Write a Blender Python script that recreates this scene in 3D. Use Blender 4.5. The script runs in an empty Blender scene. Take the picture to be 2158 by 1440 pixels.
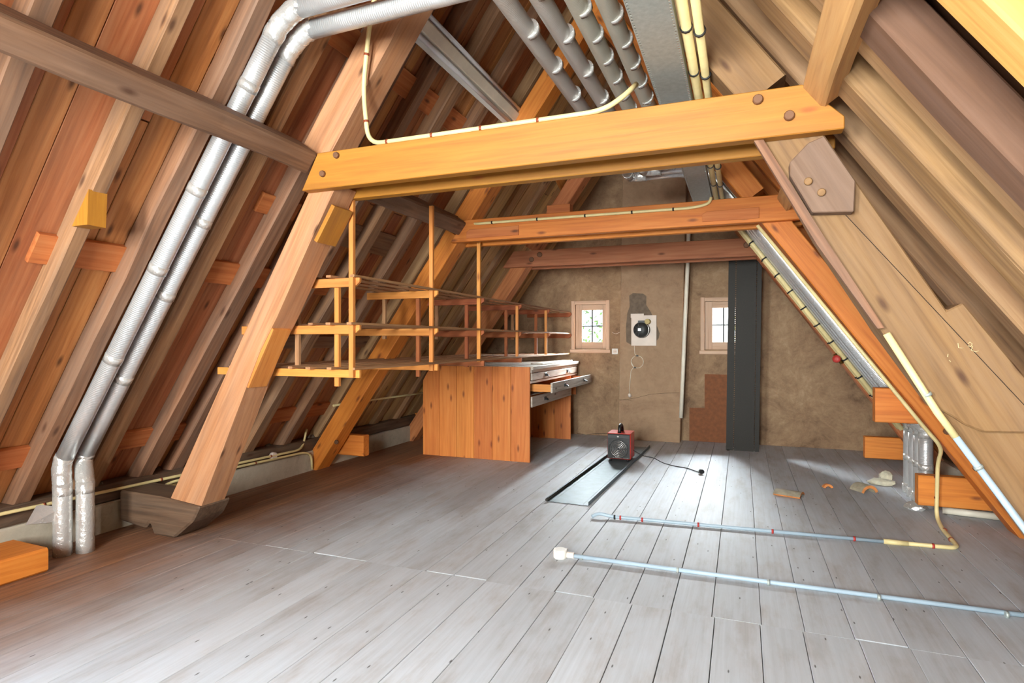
import bpy, bmesh, math, random
from mathutils import Matrix, Vector
V = Vector
sc = bpy.context.scene
col = sc.collection

# ---------------------------------------------------------------- camera
F_PX, CAM_H, CX, CY = 1245.0, 1.25, 1079.0, 719.0
YAW = math.atan(483 / F_PX); SN, CS = math.sin(YAW), math.cos(YAW)
cd = bpy.data.cameras.new('camera'); cam = bpy.data.objects.new('camera', cd); col.objects.link(cam)
cd.sensor_width = 36.0; cd.lens = 36.0 * F_PX / 2158.0; cd.clip_start = 0.05; cd.clip_end = 200
cam.location = (0, 0, CAM_H); cam.rotation_euler = (math.pi / 2, 0, YAW)
sc.camera = cam

# ---------------------------------------------------------------- world, daylight, exposure
wd = bpy.data.worlds.new('sky'); sc.world = wd; wd.use_nodes = True
bg = wd.node_tree.nodes['Background']; bg.inputs[0].default_value = (0.80, 0.90, 1.0, 1); bg.inputs[1].default_value = 2.6
vs = sc.view_settings
vs.view_transform = 'Standard'; vs.look = 'None'; vs.gamma = 1.0; vs.use_curve_mapping = False
vs.exposure = 0.5

def area(name, loc, target, sx, sy, power, colr):
    l = bpy.data.lights.new(name, 'AREA'); l.shape = 'RECTANGLE'; l.size = sx; l.size_y = sy
    l.energy = power; l.color = colr
    o = bpy.data.objects.new(name, l); col.objects.link(o)
    o.location = loc
    o.rotation_euler = (V(target) - V(loc)).to_track_quat('-Z', 'Y').to_euler()
    return o
# daylight standing outside each window of the attic
area('daylight_dormer', (-5.75, 0.25, 2.25), (-1.4, 2.2, 0.4), 2.4, 2.4, 880, (0.68, 0.83, 1.0))
area('daylight_front_a', (-1.62, -2.55, 1.75), (-1.62, 5.0, 1.45), 1.2, 1.7, 600, (1.0, 0.97, 0.93))
area('daylight_front_b', (-0.45, -2.55, 1.75), (-0.65, 5.0, 1.45), 1.2, 1.7, 600, (1.0, 0.97, 0.93))
area('daylight_gable_a', (-2.2, 10.3, 3.2), (-1.7, 6.9, 1.0), 2.4, 2.0, 3900, (0.94, 0.97, 1.0))
area('daylight_gable_b', (-0.6, 10.3, 3.2), (-0.1, 6.9, 1.0), 2.4, 2.0, 7500, (0.94, 0.97, 1.0))

# ---------------------------------------------------------------- helpers
def ray(px, py):
    a = (px - CX) / F_PX; b = (CY - py) / F_PX
    return V((-SN + a * CS, CS + a * SN, b))
def onY(px, py, y):
    d = ray(px, py); t = y / d.y; return V((d.x * t, y, CAM_H + d.z * t))
TAN = 1.4; LN = math.hypot(TAN, 1); SI, CO = TAN / LN, 1 / LN
def XL(z, off=0.0): return -4.14 + z / TAN + off * LN / TAN
def XR(z, off=0.0): return 1.95 - z / TAN - off * LN / TAN
NL = V((SI, 0, -CO)); NR = V((-SI, 0, -CO))
def PL(y, z, off=0.0): return V((XL(z, off), y, z))
def PR(y, z, off=0.0): return V((XR(z, off), y, z))

WM = {}
def link(o, M=None, parent=None):
    col.objects.link(o)
    M = M if M is not None else Matrix()
    o.matrix_basis = M; WM[o] = M.copy()
    if parent is not None:
        o.parent = parent; o.matrix_parent_inverse = WM[parent].inverted()
    return o
def thing(name, loc, label, cat, group=None):
    o = bpy.data.objects.new(name, None); o.empty_display_size = 0.1
    link(o, Matrix.Translation(V(loc)))
    return tag(o, label, cat, group)
def tag(o, label, cat, group=None):
    o['label'] = label; o['category'] = cat
    if group: o['group'] = group
    return o
def struct(o, label=None):
    o['kind'] = 'structure'
    if label: o['label'] = label
    return o
def mesh_obj(name, me, mat, parent=None, M=None, smooth=False):
    if mat is not None and not me.materials: me.materials.append(mat)
    if smooth:
        me.polygons.foreach_set('use_smooth', [True] * len(me.polygons))
    o = bpy.data.objects.new(name, me)
    return link(o, M, parent)
def from_data(name, vs_, fs, mat, parent=None, M=None, smooth=False):
    me = bpy.data.meshes.new(name); me.from_pydata([tuple(v) for v in vs_], [], fs); me.update()
    return mesh_obj(name, me, mat, parent, M, smooth)

MESH = {}
def bar_mesh(L, w, h, bev, jit, seg, seed, mat):
    key = (round(L, 3), round(w, 3), round(h, 3), bev, jit, seg, seed if jit else 0, mat.name)
    if key in MESH: return MESH[key]
    rnd = random.Random(seed)
    b = min(bev, w * .3, h * .3)
    if b > 0:
        ring = [(-w/2, -h/2+b), (-w/2+b, -h/2), (w/2-b, -h/2), (w/2, -h/2+b), (w/2, h/2-b), (w/2-b, h/2), (-w/2+b, h/2), (-w/2, h/2-b)]
    else:
        ring = [(-w/2, -h/2), (w/2, -h/2), (w/2, h/2), (-w/2, h/2)]
    n = len(ring); vs_, fs = [], []
    for i in range(seg + 1):
        x = -L/2 + L * i / seg
        dy, dz = (rnd.uniform(-jit, jit), rnd.uniform(-jit, jit)) if jit else (0, 0)
        for (y, z) in ring:
            vs_.append((x, y + dy * .6 + (rnd.uniform(-jit, jit) * .5 if jit else 0), z + dz * .6 + (rnd.uniform(-jit, jit) * .5 if jit else 0)))
    for i in range(seg):
        for k in range(n):
            a = i*n + k; c = i*n + (k+1) % n
            fs.append((a, c, c+n, a+n))
    fs.append(tuple(range(n-1, -1, -1))); fs.append(tuple(seg*n + k for k in range(n)))
    me = bpy.data.meshes.new('bar'); me.from_pydata(vs_, [], [f[::-1] for f in fs]); me.update()
    me.materials.append(mat); MESH[key] = me
    return me
def frame(a, b, up):
    a, b, up = V(a), V(b), V(up)
    x = (b - a).normalized(); y = up.cross(x)
    if y.length < 1e-6: y = V((0, 1, 0)).cross(x)
    y.normalize(); z = x.cross(y)
    c = (a + b) / 2
    return Matrix(((x.x, y.x, z.x, c.x), (x.y, y.y, z.y, c.y), (x.z, y.z, z.z, c.z), (0, 0, 0, 1)))
SEED = [1]
def beam(name, a, b, w, h, mat, parent=None, up=(0, 0, 1), bev=.004, jit=0, seg=1):
    SEED[0] += 1
    me = bar_mesh((V(b) - V(a)).length, w, h, bev, jit, seg, SEED[0], mat)
    o = bpy.data.objects.new(name, me)
    return link(o, frame(a, b, up), parent)
def box(name, lo, hi, mat, parent=None, bev=.003, axis='x', rot=None):
    lo, hi = V(lo), V(hi); c = (lo + hi) / 2; s = hi - lo
    if axis == 'x': a, b, w, h, up = c - V((s.x/2,0,0)), c + V((s.x/2,0,0)), s.y, s.z, (0,0,1)
    elif axis == 'y': a, b, w, h, up = c - V((0,s.y/2,0)), c + V((0,s.y/2,0)), s.x, s.z, (0,0,1)
    else: a, b, w, h, up = c - V((0,0,s.z/2)), c + V((0,0,s.z/2)), s.x, s.y, (0,1,0)
    me = bar_mesh((b-a).length, w, h, bev, 0, 1, 0, mat)
    o = bpy.data.objects.new(name, me); M = frame(a, b, up)
    if rot: M = Matrix.Translation(c) @ rot @ Matrix.Translation(-c) @ M
    return link(o, M, parent)
def prism(name, pts, ext, mat, parent=None, xaxis=None, bev=0.0):
    """polygon of world points extruded by vector ext; local x along xaxis for the grain"""
    pts = [V(p) for p in pts]; ext = V(ext)
    c = sum(pts, V()) / len(pts)
    x = V(xaxis).normalized() if xaxis is not None else (pts[1] - pts[0]).normalized()
    z = ext.normalized(); y = z.cross(x).normalized(); x = y.cross(z)
    M = Matrix(((x.x, y.x, z.x, c.x), (x.y, y.y, z.y, c.y), (x.z, y.z, z.z, c.z), (0, 0, 0, 1)))
    Mi = M.inverted(); n = len(pts)
    vs_ = [Mi @ p for p in pts] + [Mi @ (p + ext) for p in pts]
    fs = [tuple(range(n)), tuple(range(2*n-1, n-1, -1))] + [(k, n + k, n + (k+1) % n, (k+1) % n) for k in range(n)]
    bm = bmesh.new(); bv = [bm.verts.new(v) for v in vs_]
    for f in fs: bm.faces.new([bv[i] for i in f])
    bmesh.ops.recalc_face_normals(bm, faces=bm.faces)
    if bev: bmesh.ops.bevel(bm, geom=bm.edges[:], offset=bev, segments=1, affect='EDGES')
    me = bpy.data.meshes.new(name); bm.to_mesh(me); bm.free()
    return mesh_obj(name, me, mat, parent, M)
def fillet(pts, r, n=6):
    pts = [V(p) for p in pts]
    if r <= 0 or len(pts) < 3: return pts
    out = [pts[0]]
    for i in range(1, len(pts) - 1):
        p, q, s = pts[i-1], pts[i], pts[i+1]
        d1 = min(r, (p - q).length * .49); d2 = min(r, (s - q).length * .49)
        a = q + (p - q).normalized() * d1; b = q + (s - q).normalized() * d2
        for k in range(n + 1):
            t = k / n; out.append(a * (1-t)**2 + q * 2*t*(1-t) + b * t*t)
    out.append(pts[-1])
    return out
def tube(name, pts, r, mat, parent=None, bend=0.0, n=12, wob=0.0, step=None, hollow=False):
    P = fillet(pts, bend)
    if step:
        Q = [P[0]]
        for a, b in zip(P, P[1:]):
            k = max(1, int((b - a).length / step))
            Q += [a.lerp(b, (j+1)/k) for j in range(k)]
        P = Q
    SEED[0] += 1; rnd = random.Random(SEED[0])
    vs_, fs, uvs = [], [], []
    t0 = (P[1] - P[0]).normalized()
    u = t0.orthogonal().normalized(); dist = 0; vlen = []
    o0 = P[0].copy()
    for i, p in enumerate(P):
        t = (P[min(i+1, len(P)-1)] - P[max(i-1, 0)]).normalized()
        u = (u - t * u.dot(t)).normalized(); w = t.cross(u)
        if i: dist += (p - P[i-1]).length
        vlen.append(dist)
        for k in range(n):
            a = 2 * math.pi * k / n
            rr = r * (1 + (rnd.uniform(-wob, wob) if wob else 0))
            vs_.append(p - o0 + u * math.cos(a) * rr + w * math.sin(a) * rr)
    for i in range(len(P) - 1):
        for k in range(n):
            a = i*n + k; b = i*n + (k+1) % n
            fs.append((a, b, b + n, a + n)); uvs.append(((k/n, vlen[i]), ((k+1)/n, vlen[i]), ((k+1)/n, vlen[i+1]), (k/n, vlen[i+1])))
    if not hollow:
        fs.append(tuple(range(n-1, -1, -1))); uvs.append([(0, 0)] * n)
        m = (len(P)-1) * n; fs.append(tuple(m + k for k in range(n))); uvs.append([(0, dist)] * n)
    me = bpy.data.meshes.new(name); me.from_pydata([tuple(v) for v in vs_], [], fs); me.update()
    uv = me.uv_layers.new(name='UVMap')
    j = 0
    for q in uvs:
        for c in q: uv.data[j].uv = c; j += 1
    sm = [len(f) == 4 for f in fs]; me.polygons.foreach_set('use_smooth', sm)
    me.materials.append(mat)
    o = bpy.data.objects.new(name, me)
    return link(o, Matrix.Translation(o0), parent)
def lathe(name, prof, loc, axis, mat, parent=None, n=24):
    ax = V(axis).normalized(); x = ax.orthogonal().normalized(); y = ax.cross(x)
    M = Matrix(((x.x, y.x, ax.x, loc[0]), (x.y, y.y, ax.y, loc[1]), (x.z, y.z, ax.z, loc[2]), (0, 0, 0, 1)))
    vs_, fs = [], []
    for (r, h) in prof:
        for k in range(n):
            a = 2*math.pi*k/n; vs_.append((r*math.cos(a), r*math.sin(a), h))
    for i in range(len(prof)-1):
        for k in range(n):
            a = i*n+k; b = i*n+(k+1) % n; fs.append((a, b, b+n, a+n))
    fs.append(tuple(range(n-1, -1, -1))); m = (len(prof)-1)*n; fs.append(tuple(m+k for k in range(n)))
    o = from_data(name, vs_, fs, mat, parent, M)
    o.data.polygons.foreach_set('use_smooth', [len(f) == 4 for f in fs])
    return o
def clip_band(parent, p, d, r, mat, name='clip'):
    d = V(d).normalized() * .006
    return tube(name, [V(p) - d, V(p) + d], r * 1.22, mat, parent, n=10)
def along(pts, t):
    pts = [V(p) for p in pts]; L = [(b-a).length for a, b in zip(pts, pts[1:])]; s = t * sum(L)
    for a, b, l in zip(pts, pts[1:], L):
        if s <= l: return a.lerp(b, s / l), (b - a).normalized()
        s -= l
    return pts[-1], (pts[-1] - pts[-2]).normalized()

# ---------------------------------------------------------------- materials
def lin(c):
    return tuple(((x/255) / 12.92 if x/255 <= .04045 else ((x/255 + .055) / 1.055) ** 2.4) for x in c) + (1.0,)
class NT:
    def __init__(s, name):
        s.m = bpy.data.materials.new(name); s.m.use_nodes = True
        s.t = s.m.node_tree; s.b = s.t.nodes['Principled BSDF']
    def n(s, typ, **kw):
        nd = s.t.nodes.new(typ)
        for k, v in kw.items(): setattr(nd, k, v)
        return nd
    def l(s, a, b): s.t.links.new(a, b)
    def mapped(s, src, scale, offset_random=True):
        mp = s.n('ShaderNodeMapping'); mp.inputs['Scale'].default_value = scale
        s.l(src, mp.inputs['Vector'])
        if offset_random:
            oi = s.n('ShaderNodeObjectInfo'); mu = s.n('ShaderNodeMath', operation='MULTIPLY'); mu.inputs[1].default_value = 61.0
            s.l(oi.outputs['Random'], mu.inputs[0]); s.l(mu.outputs[0], mp.inputs['Location'])
        return mp.outputs[0]
    def flat(s, v):
        sp = s.n('ShaderNodeSeparateXYZ'); s.l(v, sp.inputs[0]); cb_ = s.n('ShaderNodeCombineXYZ')
        s.l(sp.outputs[0], cb_.inputs[0]); s.l(s.math('ADD', sp.outputs[1], sp.outputs[2]), cb_.inputs[1])
        return cb_.outputs[0]
    def noise(s, vec, scale, detail=4, rough=.55, dist=0.0):
        nd = s.n('ShaderNodeTexNoise'); nd.inputs['Scale'].default_value = scale; nd.inputs['Detail'].default_value = detail
        nd.inputs['Roughness'].default_value = rough; nd.inputs['Distortion'].default_value = dist
        s.l(vec, nd.inputs['Vector']); return nd.outputs['Fac']
    def ramp(s, fac, stops):
        r = s.n('ShaderNodeValToRGB'); cr = r.color_ramp
        while len(cr.elements) < len(stops): cr.elements.new(0.5)
        for e, (p, c) in zip(cr.elements, stops): e.position = p; e.color = c
        s.l(fac, r.inputs[0]); return r.outputs[0]
    def mix(s, a, b, fac, mode='MIX'):
        m = s.n('ShaderNodeMix', data_type='RGBA', blend_type=mode)
        if isinstance(fac, (int, float)): m.inputs[0].default_value = fac
        else: s.l(fac, m.inputs[0])
        for i, q in ((6, a), (7, b)):
            if isinstance(q, tuple): m.inputs[i].default_value = q
            else: s.l(q, m.inputs[i])
        return m.outputs[2]
    def math(s, op, a, b=None):
        m = s.n('ShaderNodeMath', operation=op)
        for i, q in ((0, a), (1, b)):
            if q is None: continue
            if isinstance(q, (int, float)): m.inputs[i].default_value = q
            else: s.l(q, m.inputs[i])
        return m.outputs[0]
    def bump(s, h, strength=.3, dist=.004):
        b = s.n('ShaderNodeBump'); b.inputs['Strength'].default_value = strength; b.inputs['Distance'].default_value = dist
        s.l(h, b.inputs['Height']); s.l(b.outputs[0], s.b.inputs['Normal'])
BW = ((0, 0, 0, 1), (1, 1, 1, 1))
def wood(name, dark, mid, light, knots=.5, grey=None, greyamt=.0, vary=.22, rough=.72, bump=.3, grain=1.0, knotcol=(70, 38, 20)):
    t = NT(name); tc = t.n('ShaderNodeTexCoord').outputs['Object']
    g = t.noise(t.mapped(tc, (1.1*grain, 26*grain, 26*grain)), 1.6, 5, .6, .5)
    cath = t.noise(t.mapped(tc, (.35, 4.2, 4.2)), 1.5, 2, .4, .2)
    wv = t.math('FRACT', t.math('MULTIPLY', cath, 9.0))
    wv = t.math('ABSOLUTE', t.math('SUBTRACT', wv, .5))
    f = t.math('ADD', t.math('MULTIPLY', g, .85), t.math('MULTIPLY', wv, .22))
    c = t.ramp(f, [(.20, lin(dark)), (.48, lin(mid)), (.80, lin(light))])
    bl = t.noise(t.mapped(tc, (.5, 2.2, 2.2)), 1.3, 4, .6)
    c = t.mix(c, lin(light), t.math('MULTIPLY', t.math('SUBTRACT', bl, .42), .9), 'MIX') if False else c
    val = t.math('ADD', .70, t.math('MULTIPLY', bl, .60))
    c2 = t.n('ShaderNodeHueSaturation'); t.l(c, c2.inputs['Color'])
    oi = t.n('ShaderNodeObjectInfo')
    vv = t.math('MULTIPLY', val, t.math('ADD', 1 - vary/2, t.math('MULTIPLY', oi.outputs['Random'], vary)))
    t.l(vv, c2.inputs['Value']); t.l(t.math('ADD', .5 - vary*.02, t.math('MULTIPLY', oi.outputs['Random'], vary*.05)), c2.inputs['Hue']); c = c2.outputs[0]
    if grey:
        gn = t.noise(t.mapped(tc, (.7, 5, 5)), 1.7, 5, .65)
        gf = t.math('MULTIPLY', t.ramp(gn, [(.40, BW[0]), (.66, BW[1])]), greyamt)
        c = t.mix(c, lin(grey), gf)
    if knots:
        vo = t.n('ShaderNodeTexVoronoi', voronoi_dimensions='2D'); vo.inputs['Scale'].default_value = 1.0; vo.inputs['Randomness'].default_value = 1
        t.l(t.mapped(t.flat(tc), (2.6, 7.5, 1)), vo.inputs['Vector'])
        kf = t.ramp(vo.outputs['Distance'], [(.035, BW[1]), (.13, BW[0])])
        sel = t.n('ShaderNodeSeparateColor'); t.l(vo.outputs['Color'], sel.inputs[0])
        on = t.math('GREATER_THAN', sel.outputs[0], 1 - .55 * knots)
        c = t.mix(c, lin(knotcol), t.math('MULTIPLY', t.math('MULTIPLY', kf, on), .8))
    t.l(c, t.b.inputs['Base Color'])
    t.b.inputs['Roughness'].default_value = rough
    t.bump(f, bump, .003)
    return t.m
def plain(name, c, rough=.5, metal=0.0, noise_amt=.0, scale=8, bump=0):
    t = NT(name)
    t.b.inputs['Roughness'].default_value = rough; t.b.inputs['Metallic'].default_value = metal
    if noise_amt:
        tc = t.n('ShaderNodeTexCoord').outputs['Object']
        nz = t.noise(tc, scale, 5, .6)
        c0 = tuple(max(0, x * (1 - noise_amt)) for x in c); c1 = tuple(min(255, x * (1 + noise_amt)) for x in c)
        t.l(t.ramp(nz, [(.3, lin(c0)), (.7, lin(c1))]), t.b.inputs['Base Color'])
        if bump: t.bump(nz, bump, .004)
    else: t.b.inputs['Base Color'].default_value = lin(c)
    return t.m
def plaster(name, cols, scale=1.0, bump=.5):
    t = NT(name); tc = t.n('ShaderNodeTexCoord').outputs['Object']
    a = t.noise(tc, 1.9*scale, 10, .74, .9); b = t.noise(tc, 11*scale, 6, .75, .5)
    f = t.math('ADD', t.math('MULTIPLY', a, .62), t.math('MULTIPLY', b, .38))
    c = t.ramp(f, [(.32, lin(cols[0])), (.45, lin(cols[1])), (.56, lin(cols[2])), (.70, lin(cols[3]))])
    fine = t.noise(tc, 60, 4, .7)
    t.l(c, t.b.inputs['Base Color']); t.b.inputs['Roughness'].default_value = .92
    t.bump(t.math('ADD', f, t.math('MULTIPLY', fine, .25)), bump, .012)
    return t.m
def floor_mat():
    t = NT('worn_grey_floorboard'); tc = t.n('ShaderNodeTexCoord').outputs['Object']
    g = t.noise(t.mapped(tc, (.9, 30, 30)), 1.6, 5, .62, .5)
    m = t.noise(t.mapped(tc, (1.1, 3.5, 3.5)), 2.2, 5, .65)
    c = t.ramp(g, [(.25, lin((158, 160, 164))), (.5, lin((180, 184, 190))), (.75, lin((196, 201, 208)))])
    worn = t.ramp(m, [(.32, lin((158, 150, 144))), (.5, lin((182, 185, 190))), (.75, lin((192, 199, 208)))])
    c = t.mix(c, worn, .55)
    # shade beside the knee wall, painted into the boards as a brown strip
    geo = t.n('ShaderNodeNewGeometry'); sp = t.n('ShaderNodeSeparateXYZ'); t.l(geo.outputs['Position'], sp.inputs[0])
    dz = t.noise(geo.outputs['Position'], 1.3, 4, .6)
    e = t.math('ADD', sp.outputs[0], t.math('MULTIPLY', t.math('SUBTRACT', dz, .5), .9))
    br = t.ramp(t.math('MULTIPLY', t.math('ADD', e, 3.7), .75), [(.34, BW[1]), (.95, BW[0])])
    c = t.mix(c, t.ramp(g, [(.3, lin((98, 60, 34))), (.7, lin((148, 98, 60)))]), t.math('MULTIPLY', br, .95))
    oi = t.n('ShaderNodeObjectInfo'); hs = t.n('ShaderNodeHueSaturation'); t.l(c, hs.inputs['Color'])
    t.l(t.math('ADD', .93, t.math('MULTIPLY', oi.outputs['Random'], .14)), hs.inputs['Value']); c = hs.outputs[0]
    vo = t.n('ShaderNodeTexVoronoi', voronoi_dimensions='2D'); vo.inputs['Scale'].default_value = 1.0
    t.l(t.mapped(tc, (4, 14, 1)), vo.inputs['Vector'])
    kf = t.ramp(vo.outputs['Distance'], [(.028, BW[1]), (.06, BW[0])])
    sel = t.n('ShaderNodeSeparateColor'); t.l(vo.outputs['Color'], sel.inputs[0])
    on = t.math('GREATER_THAN', sel.outputs[1], .80)
    c = t.mix(c, lin((52, 42, 38)), t.math('MULTIPLY', t.math('MULTIPLY', kf, on), .85))
    t.l(c, t.b.inputs['Base Color']); t.b.inputs['Roughness'].default_value = .62
    t.bump(g, .25, .002)
    return t.m
def foil(name, base=(196, 198, 200), rough=.3, rib=0.0, crinkle=.4, cscale=30, metal=.62):
    t = NT(name); t.b.inputs['Base Color'].default_value = lin(base); t.b.inputs['Metallic'].default_value = metal
    tc = t.n('ShaderNodeTexCoord')
    nz = t.noise(tc.outputs['Object'], cscale, 4, .6, 1.0)
    t.l(t.math('ADD', rough - .08, t.math('MULTIPLY', nz, .2)), t.b.inputs['Roughness'])
    h = t.math('MULTIPLY', nz, crinkle)
    if rib:
        sp = t.n('ShaderNodeSeparateXYZ'); t.l(tc.outputs['UV'], sp.inputs[0])
        wv = t.math('SINE', t.math('MULTIPLY', sp.outputs[1], 2*math.pi / .011))
        h = t.math('ADD', h, t.math('MULTIPLY', wv, rib))
    t.bump(h, .6, .004)
    return t.m
def glass_mat():
    t = NT('window_glass'); t.t.nodes.remove(t.b)
    tr = t.n('ShaderNodeBsdfTransparent'); tr.inputs[0].default_value = (.93, .96, .96, 1)
    gl = t.n('ShaderNodeBsdfGlossy'); gl.inputs['Roughness'].default_value = .06
    mx = t.n('ShaderNodeMixShader'); mx.inputs[0].default_value = .07
    t.l(tr.outputs[0], mx.inputs[1]); t.l(gl.outputs[0], mx.inputs[2])
    out = [n for n in t.t.nodes if n.type == 'OUTPUT_MATERIAL'][0]; t.l(mx.outputs[0], out.inputs[0])
    return t.m

M_BOARD = wood('roof_board_pine', (140, 76, 40), (186, 114, 66), (208, 144, 92), .6, (158, 118, 88), .3, vary=.4)
M_RAFT = wood('weathered_rafter', (92, 60, 40), (144, 102, 72), (172, 130, 98), .35, (118, 98, 84), .5, vary=.3)
M_RAFT_R = wood('pale_rafter', (104, 74, 46), (146, 108, 70), (176, 138, 96), .35, (150, 122, 98), .4, vary=.45)
M_OAK = wood('old_truss_oak', (140, 88, 56), (180, 124, 84), (202, 150, 108), .3, (172, 138, 112), .4, vary=.06, bump=.45)
M_OAKR = wood('bleached_truss_oak', (102, 72, 42), (132, 98, 60), (150, 116, 76), .3, (146, 118, 92), .4, vary=.06, bump=.45)
M_TIE = wood('yellow_pine_tie', (150, 92, 30), (170, 112, 36), (182, 128, 46), .5, vary=.08, rough=.55, knotcol=(150, 78, 26))
M_LEG = wood('orange_pine_leg', (180, 94, 32), (210, 124, 46), (224, 146, 66), .6, vary=.12, rough=.6, knotcol=(110, 50, 18))
M_PURL = wood('grey_brown_purlin', (80, 54, 38), (118, 84, 60), (144, 108, 82), .5, (122, 98, 82), .5, vary=.1, bump=.5)
M_PURR = wood('tan_purlin', (150, 104, 60), (196, 146, 90), (216, 172, 116), .35, (186, 146, 108), .3, vary=.05, bump=.45)
M_BATT = wood('orange_batten', (160, 82, 40), (190, 110, 58), (206, 134, 80), .6, vary=.2)
M_RACK = wood('rack_pine', (182, 104, 44), (206, 132, 60), (218, 154, 84), .35, vary=.2, rough=.6, knotcol=(140, 70, 26))
M_SLAT = wood('rack_slat', (120, 80, 52), (156, 112, 76), (178, 134, 98), .2, vary=.2)
M_CAB = wood('cabinet_pine', (180, 92, 38), (204, 118, 54), (216, 138, 72), 1.5, vary=.22, rough=.55, knotcol=(112, 48, 18))
M_PAINT = wood('worn_grey_paint', (112, 92, 78), (186, 176, 164), (204, 196, 186), .3, (150, 132, 116), .4, vary=.05)
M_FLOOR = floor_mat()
M_PINK = wood('pinkish_rafter', (88, 60, 44), (108, 76, 56), (126, 92, 72), .2, (122, 94, 80), .5, vary=.05)
M_NEWP = wood('new_yellow_pine', (196, 134, 62), (220, 164, 88), (232, 184, 112), .4, vary=.05, knotcol=(150, 84, 34))
M_PALEB = wood('pale_new_board', (160, 118, 70), (198, 156, 102), (214, 178, 128), .5, (170, 142, 108), .3, vary=.25)
M_PALER = wood('pale_new_rafter', (126, 90, 56), (164, 124, 84), (186, 150, 108), .4, (150, 124, 98), .4, vary=.25)
M_SHADY = wood('shaded_roof_board', (70, 42, 24), (104, 66, 40), (128, 86, 54), .4, vary=.3)  # darker roof board: shade in the gaps between rafters put into the colour
M_BRACK = wood('backlit_rack_bracket', (110, 52, 24), (146, 76, 38), (168, 98, 54), .3, vary=.2)  # darker rack pine: backlit look of the far brackets put into the colour
M_DARK = plain('dark_void', (34, 26, 20), .95)
M_PLATE = wood('rotten_wall_plate', (52, 38, 28), (92, 68, 50), (120, 94, 72), .2, (110, 92, 76), .5, vary=.1, bump=.7)
M_GABLE = plaster('gable_plaster', [(98, 76, 58), (144, 116, 90), (164, 136, 106), (190, 164, 134)])
M_CHIM = plaster('chimney_render', [(124, 98, 78), (158, 130, 104), (170, 142, 114), (180, 154, 126)], .7, .3)
M_KNEE = plaster('knee_wall_render', [(150, 138, 120), (178, 168, 150), (188, 178, 160), (198, 190, 174)], 1.5, .3)
M_PATCH = plain('grey_mortar', (112, 98, 84), .95, 0, .12, 14, .4)
M_FRAME = wood('pinkish_window_paint', (178, 142, 118), (208, 174, 148), (218, 190, 166), .0, (190, 164, 144), .3, vary=.05)
M_GLASS = glass_mat()
M_BAR = plain('dark_glazing_bar', (62, 66, 66), .6)
M_DUCT = foil('foil_duct', (212, 214, 216), .3, .10, .25, 14)
M_DUCTG = foil('galvanised_duct', (192, 190, 176), .42, .08, .2, 20, .3)
M_DUCTO = foil('overhead_foil_duct', (188, 184, 178), .38, .10, .2, 14, .35)
M_TAPE = foil('crumpled_foil_tape', (222, 222, 220), .22, 0, 1.6, 38)
M_GALV = plain('galvanised_tray', (166, 174, 170), .5, .3, .06, 40, .05)
M_CREAM = plain('cream_conduit', (226, 208, 152), .45, 0, .06, 6)
M_PVC = plain('pale_pvc_pipe', (228, 222, 206), .4, 0, .05, 5)
M_BLUE = plain('pale_blue_conduit', (164, 184, 200), .45, 0, .05, 5)
M_RED = plain('red_clip', (176, 52, 46), .5)
M_BROWNCLIP = plain('brown_clip', (140, 62, 34), .5)
M_BLACK = plain('black_plastic', (26, 26, 28), .45)
M_WHITE = plain('white_enamel', (232, 230, 224), .35)
M_OFFW = plain('off_white_plate', (222, 208, 196), .5, 0, .04, 6)
M_LAMP = plain('lamp_housing_tan', (224, 214, 194), .5, 0, .05, 5)
M_TUBE = plain('lamp_tube_white', (226, 224, 226), .25)
M_BLKMET = plain('dark_grey_sheet_metal', (36, 33, 28), .65, .05, .15, 60)
M_SHEET = plain('grey_steel_sheet', (92, 104, 110), .55, .3, .08, 12)
M_HRED = plain('heater_red', (206, 54, 44), .3)
M_STEEL = plain('bright_steel', (190, 190, 188), .25, 1.0)
M_BRASS = plain('brass_fitting', (150, 112, 60), .35, .9)
M_HARD = plain('brown_hardboard', (128, 78, 46), .8, 0, .1, 20, .1)
M_TILE = plain('clay_tile', (214, 138, 78), .85, 0, .12, 20, .2)
M_TILEG = plain('grey_glazed_tile', (164, 156, 136), .7, 0, .12, 16, .2)
M_STONE = plain('pale_rubble', (206, 200, 178), .9, 0, .12, 14, .5)
M_BOLT = plain('old_bolt_head', (120, 84, 60), .6, .3)
M_CHALK = plain('chalk_mark', (206, 184, 140), .9)
M_LEAF = plain('leaf_green', (96, 128, 62), .7, 0, .25, 3)
M_BARK = plain('bark', (86, 70, 56), .9, 0, .2, 10)

Y0, Y1 = -1.7, 7.75           # front (behind the camera) and far gable
# ================================================================ SETTING
# ---- floor
floor = struct(from_data('floor', [(-4.4,Y0-.2,-.09),(2.3,Y0-.2,-.09),(2.3,Y1+.2,-.09),(-4.4,Y1+.2,-.09),(-4.4,Y0-.2,-.03),(2.3,Y0-.2,-.03),(2.3,Y1+.2,-.03),(-4.4,Y1+.2,-.03)],
    [(0,3,2,1),(4,5,6,7),(0,1,5,4),(1,2,6,5),(2,3,7,6),(3,0,4,7)], M_DARK), 'grey worn plank floor of the attic')
rnd = random.Random(7)
edges = [-1.238 + .1873 * k for k in range(-15, 19)]
JOINTS = [Y0 - .1, 0.98, 2.83, Y1 + .05]
for j in range(3):
    sh = [e + rnd.uniform(-.014, .014) for e in edges]
    for k in range(len(edges) - 1):
        a, b = sh[k], sh[k+1]
        if b < -4.1 or a > 2.0: continue
        g = rnd.choice([.0006, .0010, .0016, .0026])
        ya = JOINTS[j] + (rnd.uniform(-.012, .012) if j else 0); yb = JOINTS[j+1] - .003
        me_o = box('plank', (a + g, ya, -.028), (b - g, yb, rnd.uniform(-.0006, .0002)), M_FLOOR, floor, .0015, 'y')

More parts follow.
